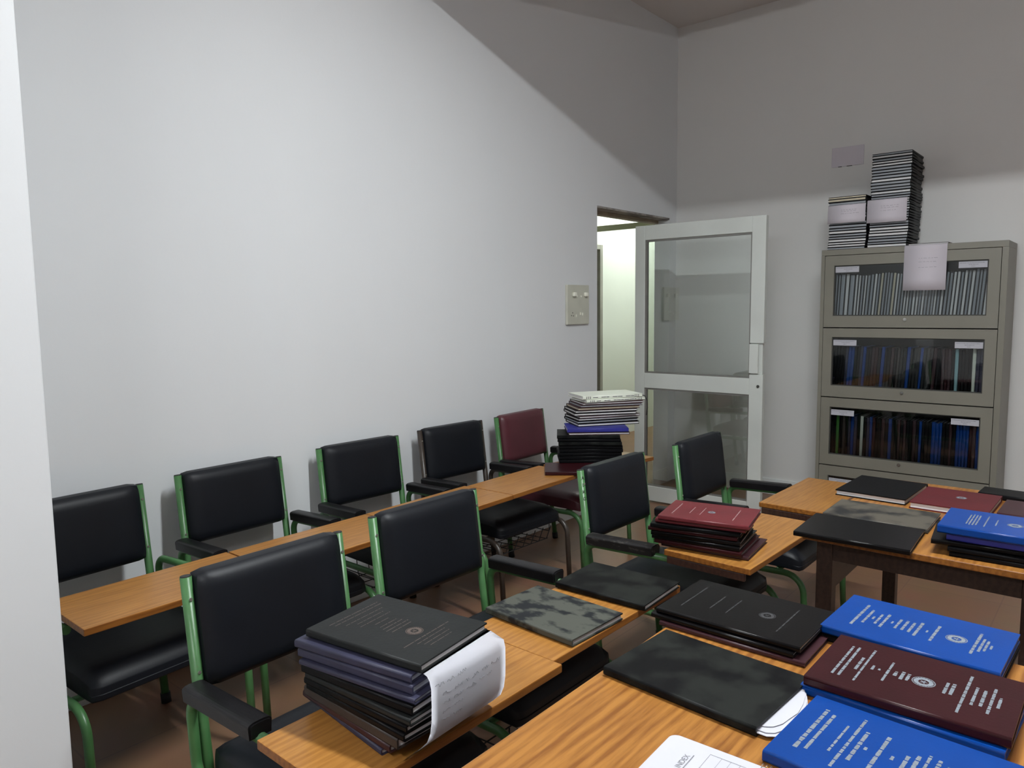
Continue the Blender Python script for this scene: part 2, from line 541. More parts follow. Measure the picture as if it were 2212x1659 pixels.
for s_ in (-1, 1):
    bm = bmesh.new(); tube(bm, [(s_ * 0.45, 0, 0.045), (s_ * 0.45, 0, ZC - 3.238)], 0.005, 8); finish(bm, 'hanger_rod', M['lamp_body'], pl)
tube_lamp(2.5, -0.8, 2.5, 0, M['tube_back'], 'white tube light hanging behind the camera', ZC)
tube_lamp(4.4, 4.2, 3.2, R(90), M['tube_far'], 'dim warm tube light beyond the ceiling beam', ZC)
tube_lamp(-0.8, 6.95, 2.78, R(90), M['tube_hall'], 'tube light on the corridor ceiling', 2.9)

# ------------------------------------------------------------------ open glazed door leaf
dl = empty('door_1', (0.076, 4.62, 0)); dl['kind'] = 'structure'
dl['label'] = 'open aluminium door leaf with two glass panes'
LW = 0.935
bm = bmesh.new(); box(bm, 0, 0.077, -0.02, 0.02, 0.012, 1.955, 0.003); finish(bm, 'hinge_stile', M['alu'], dl)
bm = bmesh.new()
box(bm, LW - 0.09, LW, -0.02, 0.02, 0.012, 0.955, 0.003); box(bm, LW - 0.09, LW, -0.02, 0.02, 1.155, 1.955, 0.003)
box(bm, LW - 0.09, LW - 0.01, -0.006, 0.02, 0.955, 1.155, 0.002)
finish(bm, 'lock_stile', M['alu'], dl)
for nm, z0, z1 in (('top_rail', 1.855, 1.955), ('mid_rail', 0.822, 0.928), ('bottom_rail', 0.012, 0.118)):
    bm = bmesh.new(); box(bm, 0.077, LW - 0.09, -0.0195, 0.0195, z0, z1, 0.003); finish(bm, nm, M['alu'], dl)
for z0, z1 in ((0.118, 0.822), (0.928, 1.855)):
    bm = bmesh.new()
    box(bm, 0.077, 0.091, -0.012, 0.012, z0, z1); box(bm, LW - 0.098, LW - 0.09, -0.012, 0.012, z0, z1)
    box(bm, 0.091, LW - 0.098, -0.012, 0.012, z0, z0 + 0.010); box(bm, 0.091, LW - 0.098, -0.012, 0.012, z1 - 0.012, z1)
    bd = finish(bm, 'glazing_bead', M['alu_dark'], dl)
    bm = bmesh.new(); box(bm, 0.088, LW - 0.095, -0.0025, 0.0025, z0 + 0.006, z1 - 0.006); finish(bm, 'glass_pane', M['glass'], dl)
bm = bmesh.new(); box(bm, LW - 0.088, LW - 0.03, -0.034, -0.018, 0.962, 1.150, 0.003); finish(bm, 'push_plate', M['alu'], dl)
bm = bmesh.new(); cyl(bm, (LW - 0.03, -0.026, 0.88), (0, 1, 0), 0.009, 0.01); finish(bm, 'keyhole', M['seal'], dl)

# ------------------------------------------------------------------ switch board and blank plate
sw = tag(empty('switch_board', (0, 3.988, 1.413)), 'cream switch and socket board on the white wall beside the doorway', 'switch')
bm = bmesh.new(); box(bm, 0.0, 0.018, -0.123, 0.123, -0.128, 0.128, 0.004); finish(bm, 'face_plate', M['plate'], sw)
for y in (-0.052, 0.078):
    bm = bmesh.new(); box(bm, 0.017, 0.036, y - 0.017, y + 0.015, 0.052, 0.080, 0.006, 3); finish(bm, 'switch_knob', M['knob'], sw)
for y, z in ((0.028, 0.048), (-0.018, 0.050)):
    bm = bmesh.new(); box(bm, 0.017, 0.022, y - 0.006, y + 0.006, z, z + 0.012, 0.001); finish(bm, 'indicator', M['knob'], sw)
for y, z in ((-0.066, -0.052), (-0.056, -0.072), (-0.078, -0.070)):
    bm = bmesh.new(); cyl(bm, (0.0172, y, z), (1, 0, 0), 0.0042, 0.0012, 12); finish(bm, 'socket_hole', M['seal'], sw)
for y, z in ((-0.026, -0.072), (0.022, -0.058), (0.046, -0.062)):
    bm = bmesh.new(); box(bm, 0.017, 0.021, y - 0.005, y + 0.005, z - 0.009, z + 0.009, 0.001); finish(bm, 'socket_slot', M['knob'], sw)
bp = tag(empty('cover_plate', (1.263, D, 2.38)), 'blank pale grey cover plate high on the far wall', 'plate')
bm = bmesh.new(); box(bm, -0.102, 0.102, -0.006, 0, -0.064, 0.064, 0.002); finish(bm, 'plate', M['paper_grey'], bp)
for x0, x1 in ((-0.058, -0.036), (-0.004, 0.030)):
    bm = bmesh.new(); box(bm, x0, x1, -0.0075, -0.001, -0.0655, -0.062); finish(bm, 'slot', M['seal'], bp)

# ------------------------------------------------------------------ chairs
def shape_cushion(w, h, t, sub, belly):
    """rounded upholstered slab: width along y, height along z, thickness along x (front at +x)"""
    bm = bmesh.new()
    box(bm, 0, t, -w / 2, w / 2, 0, h)
    bmesh.ops.subdivide_edges(bm, edges=bm.edges[:], cuts=sub, use_grid_fill=True)
    for v in bm.verts:
        u, q = v.co.y / (w / 2), (v.co.z - h / 2) / (h / 2)
        f = max(0.0, (1 - abs(u) ** 8)) * max(0.0, (1 - abs(q) ** 8))
        k = v.co.x / t
        v.co.x = k * (t * 0.7 + belly * f ** 0.4)
        sh = 1 - 0.012 * k ** 3
        yy, zz = v.co.y * sh, (v.co.z - h / 2) * sh
        c = max(0.0, abs(u) - 0.86) * max(0.0, abs(q) - 0.80)      # rounded corners
        yy -= math.copysign(c * w * 0.4, u)
        zz -= math.copysign(c * h * 0.6, q)
        v.co.y, v.co.z = yy, zz + h / 2
    for f in bm.faces:
        f.smooth = True
    return bm

HW = 0.215      # half spacing of the back posts
LEAN = 0.128    # x travel of the post per metre of height
def post_x(z):
    return (0.785 - z) * LEAN

def build_chair(frame, uph, bare_right_arm=False, worn_left=False, rack=False):
    t = empty('armchair')
    for s in (-1, 1):
        bm = bmesh.new()
        tube(bm, [(post_x(0.02), s * HW, 0.02), (post_x(0.785), s * HW, 0.785)], 0.0135, 12)
        p = finish(bm, 'back_post', frame, t)
        bm = bmesh.new(); tube(bm, [(post_x(0.0), s * HW, 0.0), (post_x(0.035), s * HW, 0.035)], 0.017, 12); finish(bm, 'rubber_foot', M['rubber'], p)
        bm = bmesh.new(); tube(bm, [(post_x(0.784), s * HW, 0.784), (post_x(0.788), s * HW, 0.788)], 0.0125, 12); finish(bm, 'end_cap', M['rubber'], p)
        for z in (0.735, 0.565):
            bm = bmesh.new(); cyl(bm, (post_x(z) + 0.0115, s * HW, z), (1, 0, 0.1), 0.0042, 0.0035, 8); finish(bm, 'rivet', M['screw'], p)
        # one bent tube: front leg, seat rail, up behind, arm
        yo = s * (HW + 0.028)
        bm = bmesh.new()
        pts = [(0.598, yo, 0.02), (0.582, yo, 0.332), (post_x(0.33) + 0.005, yo, 0.318), (post_x(0.515) + 0.012, yo, 0.520), (0.50, yo, 0.541)]
        tube(bm, fillet(pts, [0.075, 0.06, 0.045]), 0.0125, 12)
        st = finish(bm, 'side_tube', frame, t)
        bm = bmesh.new(); tube(bm, [(0.599, yo, 0.0), (0.597, yo, 0.035)], 0.016, 12); finish(bm, 'rubber_foot', M['rubber'], st)
        if not bare_right_arm:
            # arm pad with a rounded top, flat sides
            prof = [(-0.025, 0.0), (0.025, 0.0), (0.027, 0.026)] + [(0.027 * math.copysign(abs(math.cos(a)) ** 0.7, math.cos(a)), 0.026 + 0.010 * math.sin(a) ** 0.8) for a in [R(15 * k) for k in range(1, 12)]] + [(-0.027, 0.026)]
            bm = bmesh.new()
            prism(bm, [(yo + a, b) for a, b in prof], 'x', 0, 0.285)
            es = [e for e in bm.edges if abs(e.verts[0].co.x - e.verts[1].co.x) < 1e-5]
            bmesh.ops.bevel(bm, geom=es, offset=0.004, segments=2, affect='EDGES')
            for v in bm.verts:
                z = v.co.z
                v.co.x += 0.062
                v.co.z = 0.5245 + z + (v.co.x - 0.06) * 0.045
            finish(bm, 'arm_pad', M['pad_worn'] if (s == -1 and worn_left) else M['pad'], t)
    bm = shape_cushion(2 * HW - 0.022, 0.268, 0.044, 13, 0.018)
    for v in bm.verts:
        z = v.co.z + 0.526
        v.co.x += post_x(z) - 0.008
        v.co.z = z
    finish(bm, 'backrest', uph, t)
    # seat cushion: same slab laid flat
    bm = shape_cushion(2 * HW + 0.006, 0.485, 0.075, 13, 0.024)
    for v in bm.verts:
        x, z = v.co.x, v.co.z
        v.co.z = 0.340 + x
        v.co.x = 0.078 + z
        fr = max(0.0, (v.co.x - 0.47) / 0.093)
        v.co.z -= 0.020 * fr * fr * (1 if v.co.z > 0.36 else 0.2)
    finish(bm, 'seat', uph, t)
    for x_, z_ in ((0.12, 0.322), (0.47, 0.325)):
        bm = bmesh.new()
        tube(bm, [(x_, -HW - 0.02, z_), (x_, HW + 0.02, z_)], 0.010, 8)
        finish(bm, 'cross_rail', frame, t)
    if not rack:
        return t
    # wire book rack under the seat
    bm = bmesh.new()
    w = 0.0022
    for k in range(7):
        y = -0.18 + 0.06 * k
        tube(bm, fillet([(0.12, y, 0.315), (0.135, y, 0.215), (0.50, y, 0.235), (0.53, y, 0.31)], [0.012, 0.012], 3), w, 5)
    for x, z in ((0.15, 0.216), (0.24, 0.221), (0.33, 0.226), (0.42, 0.231), (0.50, 0.236)):
        tube(bm, [(x, -0.19, z), (x, 0.19, z)], w, 5)
    for s in (-1, 1):
        tube(bm, fillet([(0.14, s * 0.19, 0.31), (0.14, s * 0.19, 0.265), (0.51, s * 0.19, 0.275), (0.51, s * 0.19, 0.31)], [0.01, 0.01], 3), w, 5)
    finish(bm, 'wire_rack', M['wire'], t)
    return t

def copy_tree(o, parent=None, swap=None):
    c = o.copy()
    col.objects.link(c)
    if parent:
        c.parent = parent
    for ch in list(o.children):
        copy_tree(ch, c)
    return c

proto = build_chair(M['green'], M['vinyl'])
bare = build_chair(M['green'], M['vinyl'], bare_right_arm=True)
racked = build_chair(M['green'], M['vinyl'], rack=True)
brown = build_chair(M['brown_metal'], M['vinyl'], rack=True)
maroon_chair = build_chair(M['green'], M['vinyl_maroon'])
worn = build_chair(M['green'], M['vinyl'], worn_left=True)
# letters painted down the left post of this chair
for k_, ch_ in enumerate('ALKG'):
    fc = bpy.data.curves.new('letter', 'FONT'); fc.body = ch_; fc.size = 0.019; fc.align_x = 'CENTER'
    fo = bpy.data.objects.new('letter', fc); col.objects.link(fo)
    tm = bpy.data.meshes.new_from_object(fo.evaluated_get(bpy.context.evaluated_depsgraph_get())); bpy.data.objects.remove(fo)
    tm.materials.clear(); tm.materials.append(M['rubber'])
    z_ = 0.752 - 0.026 * k_
    lo_ = link_mesh(tm, 'painted_letter', worn)
    lo_.location = (post_x(z_) + 0.0118, -HW - 0.006, z_)
    lo_.rotation_euler = (R(90), 0, R(62))
G1, G2 = 'armchairs along the white wall', 'armchairs of the middle row'
chairs = [
    (bare, 0.125, 0.905, 3.0, 'black padded green armchair nearest the pillar, its arm tube bare of padding', G1),
    (proto, 0.080, 1.490, 0.3, 'black padded green armchair by the wall, second from the pillar', G1),
    (racked, 0.078, 2.130, -3.0, 'black padded green armchair by the wall, third from the pillar', G1),
    (brown, 0.080, 2.732, -2.5, 'black padded armchair with a dark brown frame by the wall', G1),
    (maroon_chair, 0.080, 3.298, 2.0, 'maroon padded green armchair by the wall near the doorway', G1),
    ('rack', 1.153, 0.995, 0.2, 'black padded green armchair behind the book pile with the hanging paper', G2),
    ('rack', 1.114, 1.580, -0.6, 'black padded green armchair behind the dusty book on the near board', G2),
    (worn, 1.240, 2.478, -1.5, 'black padded green armchair with worn left armrest behind the red book pile', G2),
    (None, 1.281, 3.142, -0.5, 'black padded green armchair of the middle row nearest the glass cabinet', G2),
]
for src, x, y, a, lab, g in chairs:
    c = copy_tree(proto) if src is None else copy_tree(racked) if src == 'rack' else src
    c.location = (x, y, 0)
    c.rotation_euler = (0, 0, R(a))
    tag(c, lab, 'chair', g)

# ------------------------------------------------------------------ writing boards across the arms
def board(x0, x1, y0, y1, rz, z, label, group, cleat=False):
    cx, cy = (x0 + x1) / 2, (y0 + y1) / 2
    t = tag(empty('writing_board', (cx, cy, z), rz), label, 'desk board', group)
    w, l = (x1 - x0) / 2, (y1 - y0) / 2
    bm = bmesh.new(); box(bm, -w, w, -l, l, -0.020, 0, 0.0025, 2)
    for f in bm.faces:
        if abs(f.normal.z) < 0.5:
            f.material_index = 1
    finish(bm, 'board', [M['wood'], M['wood_edge']], t)
    if cleat:
        for s in (-1, 1):
            bm = bmesh.new(); box(bm, -w + 0.01, w - 0.02, s * (l - 0.009) - 0.008, s * (l - 0.009) + 0.008, -0.046, -0.0201, 0.003)
            finish(bm, 'cleat', M['cleat'], t)
    return t
GB1, GB2 = 'writing boards of the wall row', 'writing boards of the middle row'
ZB = 0.5795
board(0.474, 0.766, 0.688, 1.244, R(0), ZB, 'bare writing board at the pillar end of the wall row', GB1)
board(0.478, 0.775, 1.250, 1.838, R(0), ZB, 'bare writing board second from the pillar in the wall row', GB1)
board(0.472, 0.764, 1.844, 2.430, R(1), ZB, 'bare writing board third from the pillar in the wall row', GB1)
board(0.474, 0.752, 2.436, 2.985, R(1), ZB, 'writing board in front of the dark brown framed chair', GB1)
board(0.510, 0.795, 2.995, 3.560, R(-8), ZB, 'writing board carrying the tall mixed book pile near the doorway', GB1)
board(1.570, 1.842, 0.703, 1.318, R(-0.5), ZB, 'writing board under the book pile with the hanging paper', GB2)
board(1.545, 1.822, 1.322, 1.930, R(-1), ZB - 0.002, 'writing board under the dusty black book and its plain black neighbour', GB2)
board(1.640, 1.945, 2.182, 2.815, R(-1.5), ZB, 'writing board under the red and black book pile', GB2, True)
board(1.668, 1.935, 2.925, 3.490, R(-1), ZB + 0.012, 'bare writing board between the red book pile and the glass cabinet', GB2, True)

# ------------------------------------------------------------------ tables
def table(x0, x1, y0, y1, label):
    cx, cy = (x0 + x1) / 2, (y0 + y1) / 2
    t = tag(empty('wooden_table', (cx, cy, 0)), label, 'table', 'dark framed tables')
    w, l = (x1 - x0) / 2, (y1 - y0) / 2
    bm = bmesh.new(); box(bm, -w, w, -l, l, 0.700, 0.72, 0.003, 2)
    for f in bm.faces:
        if abs(f.normal.z) < 0.5:
            f.material_index = 1
    finish(bm, 'tabletop', [M['wood_table'], M['wood_edge']], t)
    for sx in (-1, 1):
        for sy in (-1, 1):
            bm = bmesh.new(); box(bm, sx * (w - 0.055) - 0.023, sx * (w - 0.055) + 0.023, sy * (l - 0.055) - 0.023, sy * (l - 0.055) + 0.023, 0, 0.700, 0.003)
            finish(bm, 'leg', M['dark_wood'], t)
    for s in (-1, 1):
        bm = bmesh.new(); box(bm, -w + 0.078, w - 0.078, s * (l - 0.045) - 0.011, s * (l - 0.045) + 0.011, 0.640, 0.700, 0.002); finish(bm, 'apron', M['dark_wood'], t)
        bm = bmesh.new(); box(bm, s * (w - 0.045) - 0.011, s * (w - 0.045) + 0.011, -l + 0.078, l - 0.078, 0.52, 0.700, 0.002); finish(bm, 'side_apron', M['dark_wood'], t)
    return t
table(2.083, 2.745, 0.52, 1.63, 'near wooden table with blue and maroon books in the foreground')
table(2.083, 2.705, 2.205, 3.105, 'far wooden table with dark frame standing before the glass cabinet')

# ------------------------------------------------------------------ books
_cover, _pages = {}, {}
def cover_mesh(L, W, T, mname):
    key = (round(L, 4), round(W, 4), round(T, 4), mname)
    if key not in _cover:
        c = min(0.0034, T * 0.2)
        r = min(0.0045, T * 0.35)
        arc1 = [(r - r * math.cos(R(15 * k)), r - r * math.sin(R(15 * k))) for k in range(7)]   # (0,r)->(r,0)
        outer = [(W, 0)] + [(a, b) for a, b in reversed(arc1)]
        outer += [(a, T - b) for a, b in arc1] + [(W, T)]
        inner = [(W, T - c), (c * 1.2, T - c), (c * 1.2, c), (W, c)]
        bm = bmesh.new()
        prism(bm, outer + inner, 'x', 0, L)
        for f in bm.faces:
            if max(abs(f.normal.y), abs(f.normal.z), abs(f.normal.x)) < 0.999:
                f.smooth = True
        for v in bm.verts:
            v.co -= Vector((L / 2, W / 2, 0))
        me = bpy.data.meshes.new('cover')
        bm.to_mesh(me); bm.free()
        me.materials.append(M[mname])
        _cover[key] = me
    return _cover[key]
def pages_mesh(L, W, T, mname):
    key = (round(L, 4), round(W, 4), round(T, 4), mname)
    if key not in _pages:
        c = min(0.0034, T * 0.2)
        bm = bmesh.new()
        box(bm, 0.0035 - L / 2, L / 2 - 0.0035, c * 1.2 - W / 2, W / 2 - 0.004, c + 0.0001, T - c - 0.0001)
        me = bpy.data.meshes.new('pages')
        bm.to_mesh(me); bm.free()
        me.materials.append(M[mname])
        _pages[key] = me
    return _pages[key]

def foil_lines(lines, L, W, T, mat, parent, seed):
    blocks = [[lines[0]]]
    for ln in lines[1:]:
        if ln[0] - blocks[-1][-1][0] > 0.052:
            blocks.append([])
        blocks[-1].append(ln)
    for k, bl in enumerate(blocks):
        foil_block(bl, L, W, T, mat, parent, seed + 100 * k)

def foil_block(lines, L, W, T, mat, parent, seed, name='cover_lettering'):
    """rows of tiny foil strokes across the cover; lines: (pos along L 0..1, length share of W, stroke height m)"""
    rnd = random.Random(seed)
    bm = bmesh.new()
    zt = T + 0.0003
    for pos, ln, h in lines:
        x = (pos - 0.5) * L
        half = ln * W / 2
        y = -half
        word = rnd.randint(3, 8)
        while y < half:
            if word == 0:
                y += 0.0022
                word = rnd.randint(2, 7)
            w = rnd.uniform(0.0022, 0.0044)
            hh = h * 1.4 * rnd.uniform(0.75, 1.0)
            a = x - hh / 2
            vs = [bm.verts.new((a, y, zt)), bm.verts.new((a + hh, y, zt)), bm.verts.new((a + hh, y + w, zt)), bm.verts.new((a, y + w, zt))]
            bm.faces.new(vs)
            y += w + 0.0005
            word -= 1
    bmesh.ops.recalc_face_normals(bm, faces=bm.faces[:])
    for f in bm.faces:
        if f.normal.z < 0:
            f.normal_flip()
    return finish(bm, name, mat, parent)

def emblem(pos, L, W, T, mat, parent, r=0.0185, yo=0.0):
    """round seal: outer ring of beads, inner ring, small figure over a bar"""
    bm = bmesh.new()
    zt = T + 0.0003
    cx = (pos - 0.5) * L
    def ring(r0, r1, n=40):
        a = [(bm.verts.new((cx + r0 * math.cos(2 * math.pi * k / n), yo + r0 * math.sin(2 * math.pi * k / n), zt)),
              bm.verts.new((cx + r1 * math.cos(2 * math.pi * k / n), yo + r1 * math.sin(2 * math.pi * k / n), zt))) for k in range(n)]
        for k in range(n):
            b = a[(k + 1) % n]
            bm.faces.new((a[k][0], a[k][1], b[1], b[0]))
    ring(r * 0.93, r)
    ring(r * 0.45, r * 0.82)
    for k in range(22):
        a = 2 * math.pi * k / 22
        p = Vector((cx + r * 0.865 * math.cos(a), yo + r * 0.865 * math.sin(a), zt))
        e = r * 0.035
        bm.faces.new([bm.verts.new(p + Vector((dx * e, dy * e, 0))) for dx, dy in ((-1, -1), (1, -1), (1, 1), (-1, 1))])
    for k in range(5):
        a = 2 * math.pi * k / 5
        tip = Vector((cx + r * 0.42 * math.cos(a), yo + r * 0.42 * math.sin(a), zt))
        l = Vector((cx + r * 0.12 * math.cos(a + 0.9), yo + r * 0.12 * math.sin(a + 0.9), zt))
        q = Vector((cx + r * 0.12 * math.cos(a - 0.9), yo + r * 0.12 * math.sin(a - 0.9), zt))
        bm.faces.new((bm.verts.new(tip), bm.verts.new(l), bm.verts.new(Vector((cx, yo, zt))), bm.verts.new(q)))
    bmesh.ops.recalc_face_normals(bm, faces=bm.faces[:])
    for f in bm.faces:
        if f.normal.z < 0:
            f.normal_flip()
    return finish(bm, 'emblem', mat, parent)

def book(ax, ay, ang, z, label, cover='black', L=0.298, W=0.213, T=0.018, pages='page', group=None, flip=False, name='hardbound_book', cat='book'):
    """(ax, ay): the corner the long near edge starts from; ang: direction of that edge; flip turns the spine to the other long edge"""
    a = R(ang)
    cx = ax + math.cos(a) * L / 2 - math.sin(a) * W / 2
    cy = ay + math.sin(a) * L / 2 + math.cos(a) * W / 2
    t = tag(empty(name, (cx, cy, z), a + (math.pi if flip else 0)), label, cat, group)
    link_mesh(cover_mesh(L, W, T, cover), 'cover', t)
    link_mesh(pages_mesh(L, W, T, pages), 'pages', t)
    t['_T'] = T
    return t

EPS = 0.0004
ZT = 0.72 + EPS
BLUE_A = [(.145, .58, .0045), (.195, .36, .0042), (.23, .07, .0035), (.262, .27, .0038), (.30, .36, .0042), (.345, .05, .003), (.38, .24, .004),
          (.42, .24, .0042), (.46, .26, .0042), (.50, .36, .0045), (.55, .05, .003), (.595, .40, .0042), (.82, .50, .0042), (.85, .32, .0036), (.875, .24, .0036), (.90, .08, .003)]
MAR_A = [(.115, .62, .0036), (.150, .62, .0036), (.205, .24, .004), (.235, .66, .003), (.28, .08, .0035), (.315, .03, .003), (.36, .38, .0034), (.40, .07, .0045), (.435, .14, .0042), (.465, .12, .004),
         (.655, .20, .0042), (.685, .18, .0042), (.745, .70, .0036), (.79, .32, .0036), (.83, .28, .0042), (.87, .46, .0036), (.905, .18, .0036)]
BLUE_B = [(.105, .62, .0050), (.150, .56, .0042), (.24, .40, .003), (.29, .74, .0036), (.335, .44, .0046), (.37, .04, .004), (.43, .48, .0046), (.49, .04, .004), (.545, .20, .0044), (.585, .30, .0048),
          (.625, .40, .0036), (.67, .36, .0048), (.715, .30, .0042), (.93, .3, .004)]
BLK_A = [(p_, l_, h_ * 0.6) for p_, l_, h_ in [(.10, .66, .0032), (.14, .62, .0028), (.20, .50, .0026), (.25, .34, .0026), (.30, .40, .0026), (.36, .18, .0026), (.42, .22, .0026), (.46, .26, .003), (.50, .30, .003), (.54, .26, .003),
         (.76, .64, .0034), (.80, .40, .0026), (.84, .34, .0026), (.88, .30, .0026)]]
FEW = [(.12, .60, .0024), (.30, .36, .0022), (.42, .40, .0022), (.80, .60, .0024)]

# ---- near table
GN = 'books on the near table'
b = book(2.095, 1.105, -3.7, ZT, 'dusty black hardbound book with loose white papers showing, on the near table', 'dusty_faint', .298, .215, .0165, group=GN)
sheet_t = b
def flat_poly(bm, pts, z0, z1):
    A = [bm.verts.new((p[0], p[1], z0)) for p in pts]
    B = [bm.verts.new((p[0], p[1], z1)) for p in pts]
    m = len(pts)
    for k in range(m):
        bm.faces.new((A[k], A[(k + 1) % m], B[(k + 1) % m], B[k]))
    bm.faces.new(list(reversed(A))); bm.faces.new(B)
    bmesh.ops.recalc_face_normals(bm, faces=bm.faces[:])
PAPER_EDGE = [(.146, -.096), (.160, -.095), (.171, -.086), (.178, -.068), (.180, -.045), (.183, -.02), (.178, .012), (.170, .04), (.158, .066), (.146, .078)]
for z_, dx, dy in ((.0052, .004, -.006), (.0072, 0, 0), (.0092, -.008, .012)):
    bm = bmesh.new(); flat_poly(bm, [(.1449, -.096 + dy)] + [(x + dx, y + dy) for x, y in PAPER_EDGE[1:-1]] + [(.1449, .078 + dy)], z_, z_ + .0009)
    finish(bm, 'loose_paper', M['paper'], b)['label'] = 'white loose paper'
bm = bmesh.new(); flat_poly(bm, [(.02, .1040), (.10, .1040), (.132, .1040), (.130, .116), (.09, .117), (.03, .112)], .0082, .0092)
finish(bm, 'loose_paper', M['paper'], b)['label'] = 'white loose paper'

b = book(2.070, 1.360, 0.3, ZT, 'maroon book at the bottom of the glossy black pile on the near table', 'maroon_dark', .305, .212, .010, group=GN)
b = book(2.047, 1.366, -0.4, ZT + .0104, 'glossy black book in the middle of the small pile on the near table', 'black_gloss', .305, .212, .0105, group=GN)
b = book(2.056, 1.372, -0.1, ZT + .0213, 'glossy black book with a faint seal topping the small pile on the near table', 'black_gloss', .306, .212, .0112, group=GN)
foil_lines(FEW, .306, .212, .0112, M['foil_faint'], b, 3); emblem(.66, .306, .212, .0112, M['foil_faint'], b, .017)
b = book(2.363, 1.502, -2.2, ZT, 'black book hidden beneath the blue book at the right of the near table', 'black', .305, .207, .016, group=GN)
b = book(2.358, 1.499, -2.2, ZT + .0164, 'bright blue book with silver lettering at the right of the near table', 'blue', .309, .208, .017, group=GN)
foil_lines(BLUE_A, .309, .208, .017, M['foil'], b, 11); emblem(.715, .309, .208, .017, M['foil'], b)
b = book(2.400, 1.264, -3.0, ZT, 'blue book lying under the maroon book on the near table', 'blue', .303, .208, .0185, group=GN)
b = book(2.406, 1.262, -0.3, ZT + .0189, 'maroon book with silver lettering and seal on the near table', 'maroon', .303, .208, .018, group=GN)
foil_lines(MAR_A, .303, .208, .018, M['foil'], b, 12); emblem(.545, .303, .208, .018, M['foil'], b, .018)
b = book(2.424, 1.032, -3.0, ZT, 'blue book with silver lettering at the bottom right corner of the picture', 'blue', .303, .212, .0185, group=GN)
foil_lines(BLUE_B, .303, .212, .0185, M['foil'], b, 13); emblem(.83, .303, .212, .0185, M['foil'], b, .021)

# ---- index booklet on the near table
ix = tag(empty('spiral_booklet', (2.445, 0.902, ZT), R(2)), 'white spiral bound booklet open at an index page on the near table', 'booklet')
def rounded_rect(bm, x0, x1, y0, y1, z0, z1, r, n=6):
    pts = []
    for cx, cy, a0 in ((x1 - r, y1 - r, 0), (x0 + r, y1 - r, 90), (x0 + r, y0 + r, 180), (x1 - r, y0 + r, 270)):
        for k in range(n + 1):
            a = R(a0 + 90 * k / n)
            pts.append((cx + r * math.cos(a), cy + r * math.sin(a)))
    A = [bm.verts.new((p[0], p[1], z0)) for p in pts]; B = [bm.verts.new((p[0], p[1], z1)) for p in pts]
    m = len(pts)
    for k in range(m):
        bm.faces.new((A[k], A[(k + 1) % m], B[(k + 1) % m], B[k]))
    bm.faces.new(list(reversed(A))); bm.faces.new(B)
bm = bmesh.new(); rounded_rect(bm, -0.148, 0.15, -0.105, 0.105, 0, 0.0016, 0.012); finish(bm, 'back_cover', M['navy'], ix)
bm = bmesh.new(); rounded_rect(bm, -0.148, 0.15, -0.105, 0.103, 0.0017, 0.011, 0.014); finish(bm, 'pages', M['paper'], ix)
bm = bmesh.new()
for k in range(26):
    x = -0.005 + k * 0.006
    tube(bm, [(x, 0.100 + 0.008 * math.cos(a), 0.009 + 0.0075 * math.sin(a)) for a in [R(20 * j) for j in range(-7, 10)]], 0.0006, 5)
finish(bm, 'spiral', M['chrome'], ix)
fc = bpy.data.curves.new('index_text', 'FONT'); fc.body = 'INDEX'; fc.size = 0.0125; fc.align_x = 'CENTER'
fo = bpy.data.objects.new('index_text', fc); col.objects.link(fo)
dg = bpy.context.evaluated_depsgraph_get()
tm = bpy.data.meshes.new_from_object(fo.evaluated_get(dg)); bpy.data.objects.remove(fo)
tm.materials.clear(); tm.materials.append(M['ink'])
to = link_mesh(tm, 'index_heading', ix); to.location = (-0.100, 0.045, 0.0114); to.rotation_euler = (0, 0, R(90))
bm = bmesh.new()
def strip(bm, x0, x1, y0, y1, z):
    bm.faces.new([bm.verts.new(p) for p in ((x0, y0, z), (x1, y0, z), (x1, y1, z), (x0, y1, z))])
strip(bm, -0.097, -0.0955, 0.008, 0.068, 0.0114)
for x in (-0.078, -0.060, -0.046, -0.032, -0.018, 0.0, 0.02, 0.05, 0.08, 0.11):
    strip(bm, x, x + 0.0005, -0.085, 0.085, 0.0114)
for y in (-0.085, -0.055, 0.045, 0.085):
    strip(bm, -0.078, 0.11, y - 0.0003, y + 0.0003, 0.0114)
for k in range(5):
    x = -0.072 + 0.014 * k
    for j in range(14):
        y = -0.045 + 0.006 * j + random.uniform(0, .002)
        strip(bm, x, x + 0.004, y, y + 0.0035, 0.0114)
finish(bm, 'index_table', M['ink'], ix)

# ---- pile with the hanging paper on the nearest board
GA = 'books of the pile with the hanging paper'
z = ZB + EPS
pile = [ # bottom to top: corner, angle, cover, T, pages, words
    (1.500, .854, -6.4, 'navy', .013, 'page', 'navy blue'),
    (1.522, .840, -3.5, 'maroon_dark', .015, 'page', 'dark maroon'),
    (1.544, .829, -1.5, 'brown_cover', .022, 'page', 'thick brown-black'),
    (1.563, .822, -0.3, 'black', .015, 'page', 'black'),
    (1.566, .815, 1.8, 'black', .015, 'page', 'black'),
    (1.575, .812, 2.6, 'charcoal', .014, 'page', 'charcoal'),
    (1.572, .806, 5.5, 'black', .018, 'page', 'black'),
    (1.574, .800, 8.0, 'navy', .011, 'page_grey', 'thin dark navy'),
    (1.562, .806, 8.0, 'navy', .018, 'page_grey', 'navy'),
    (1.556, .803, 9.2, 'navy', .016, 'page_grey', 'navy'),
    (1.566, .824, 7.8, 'charcoal', .0165, 'page', 'charcoal'),
]
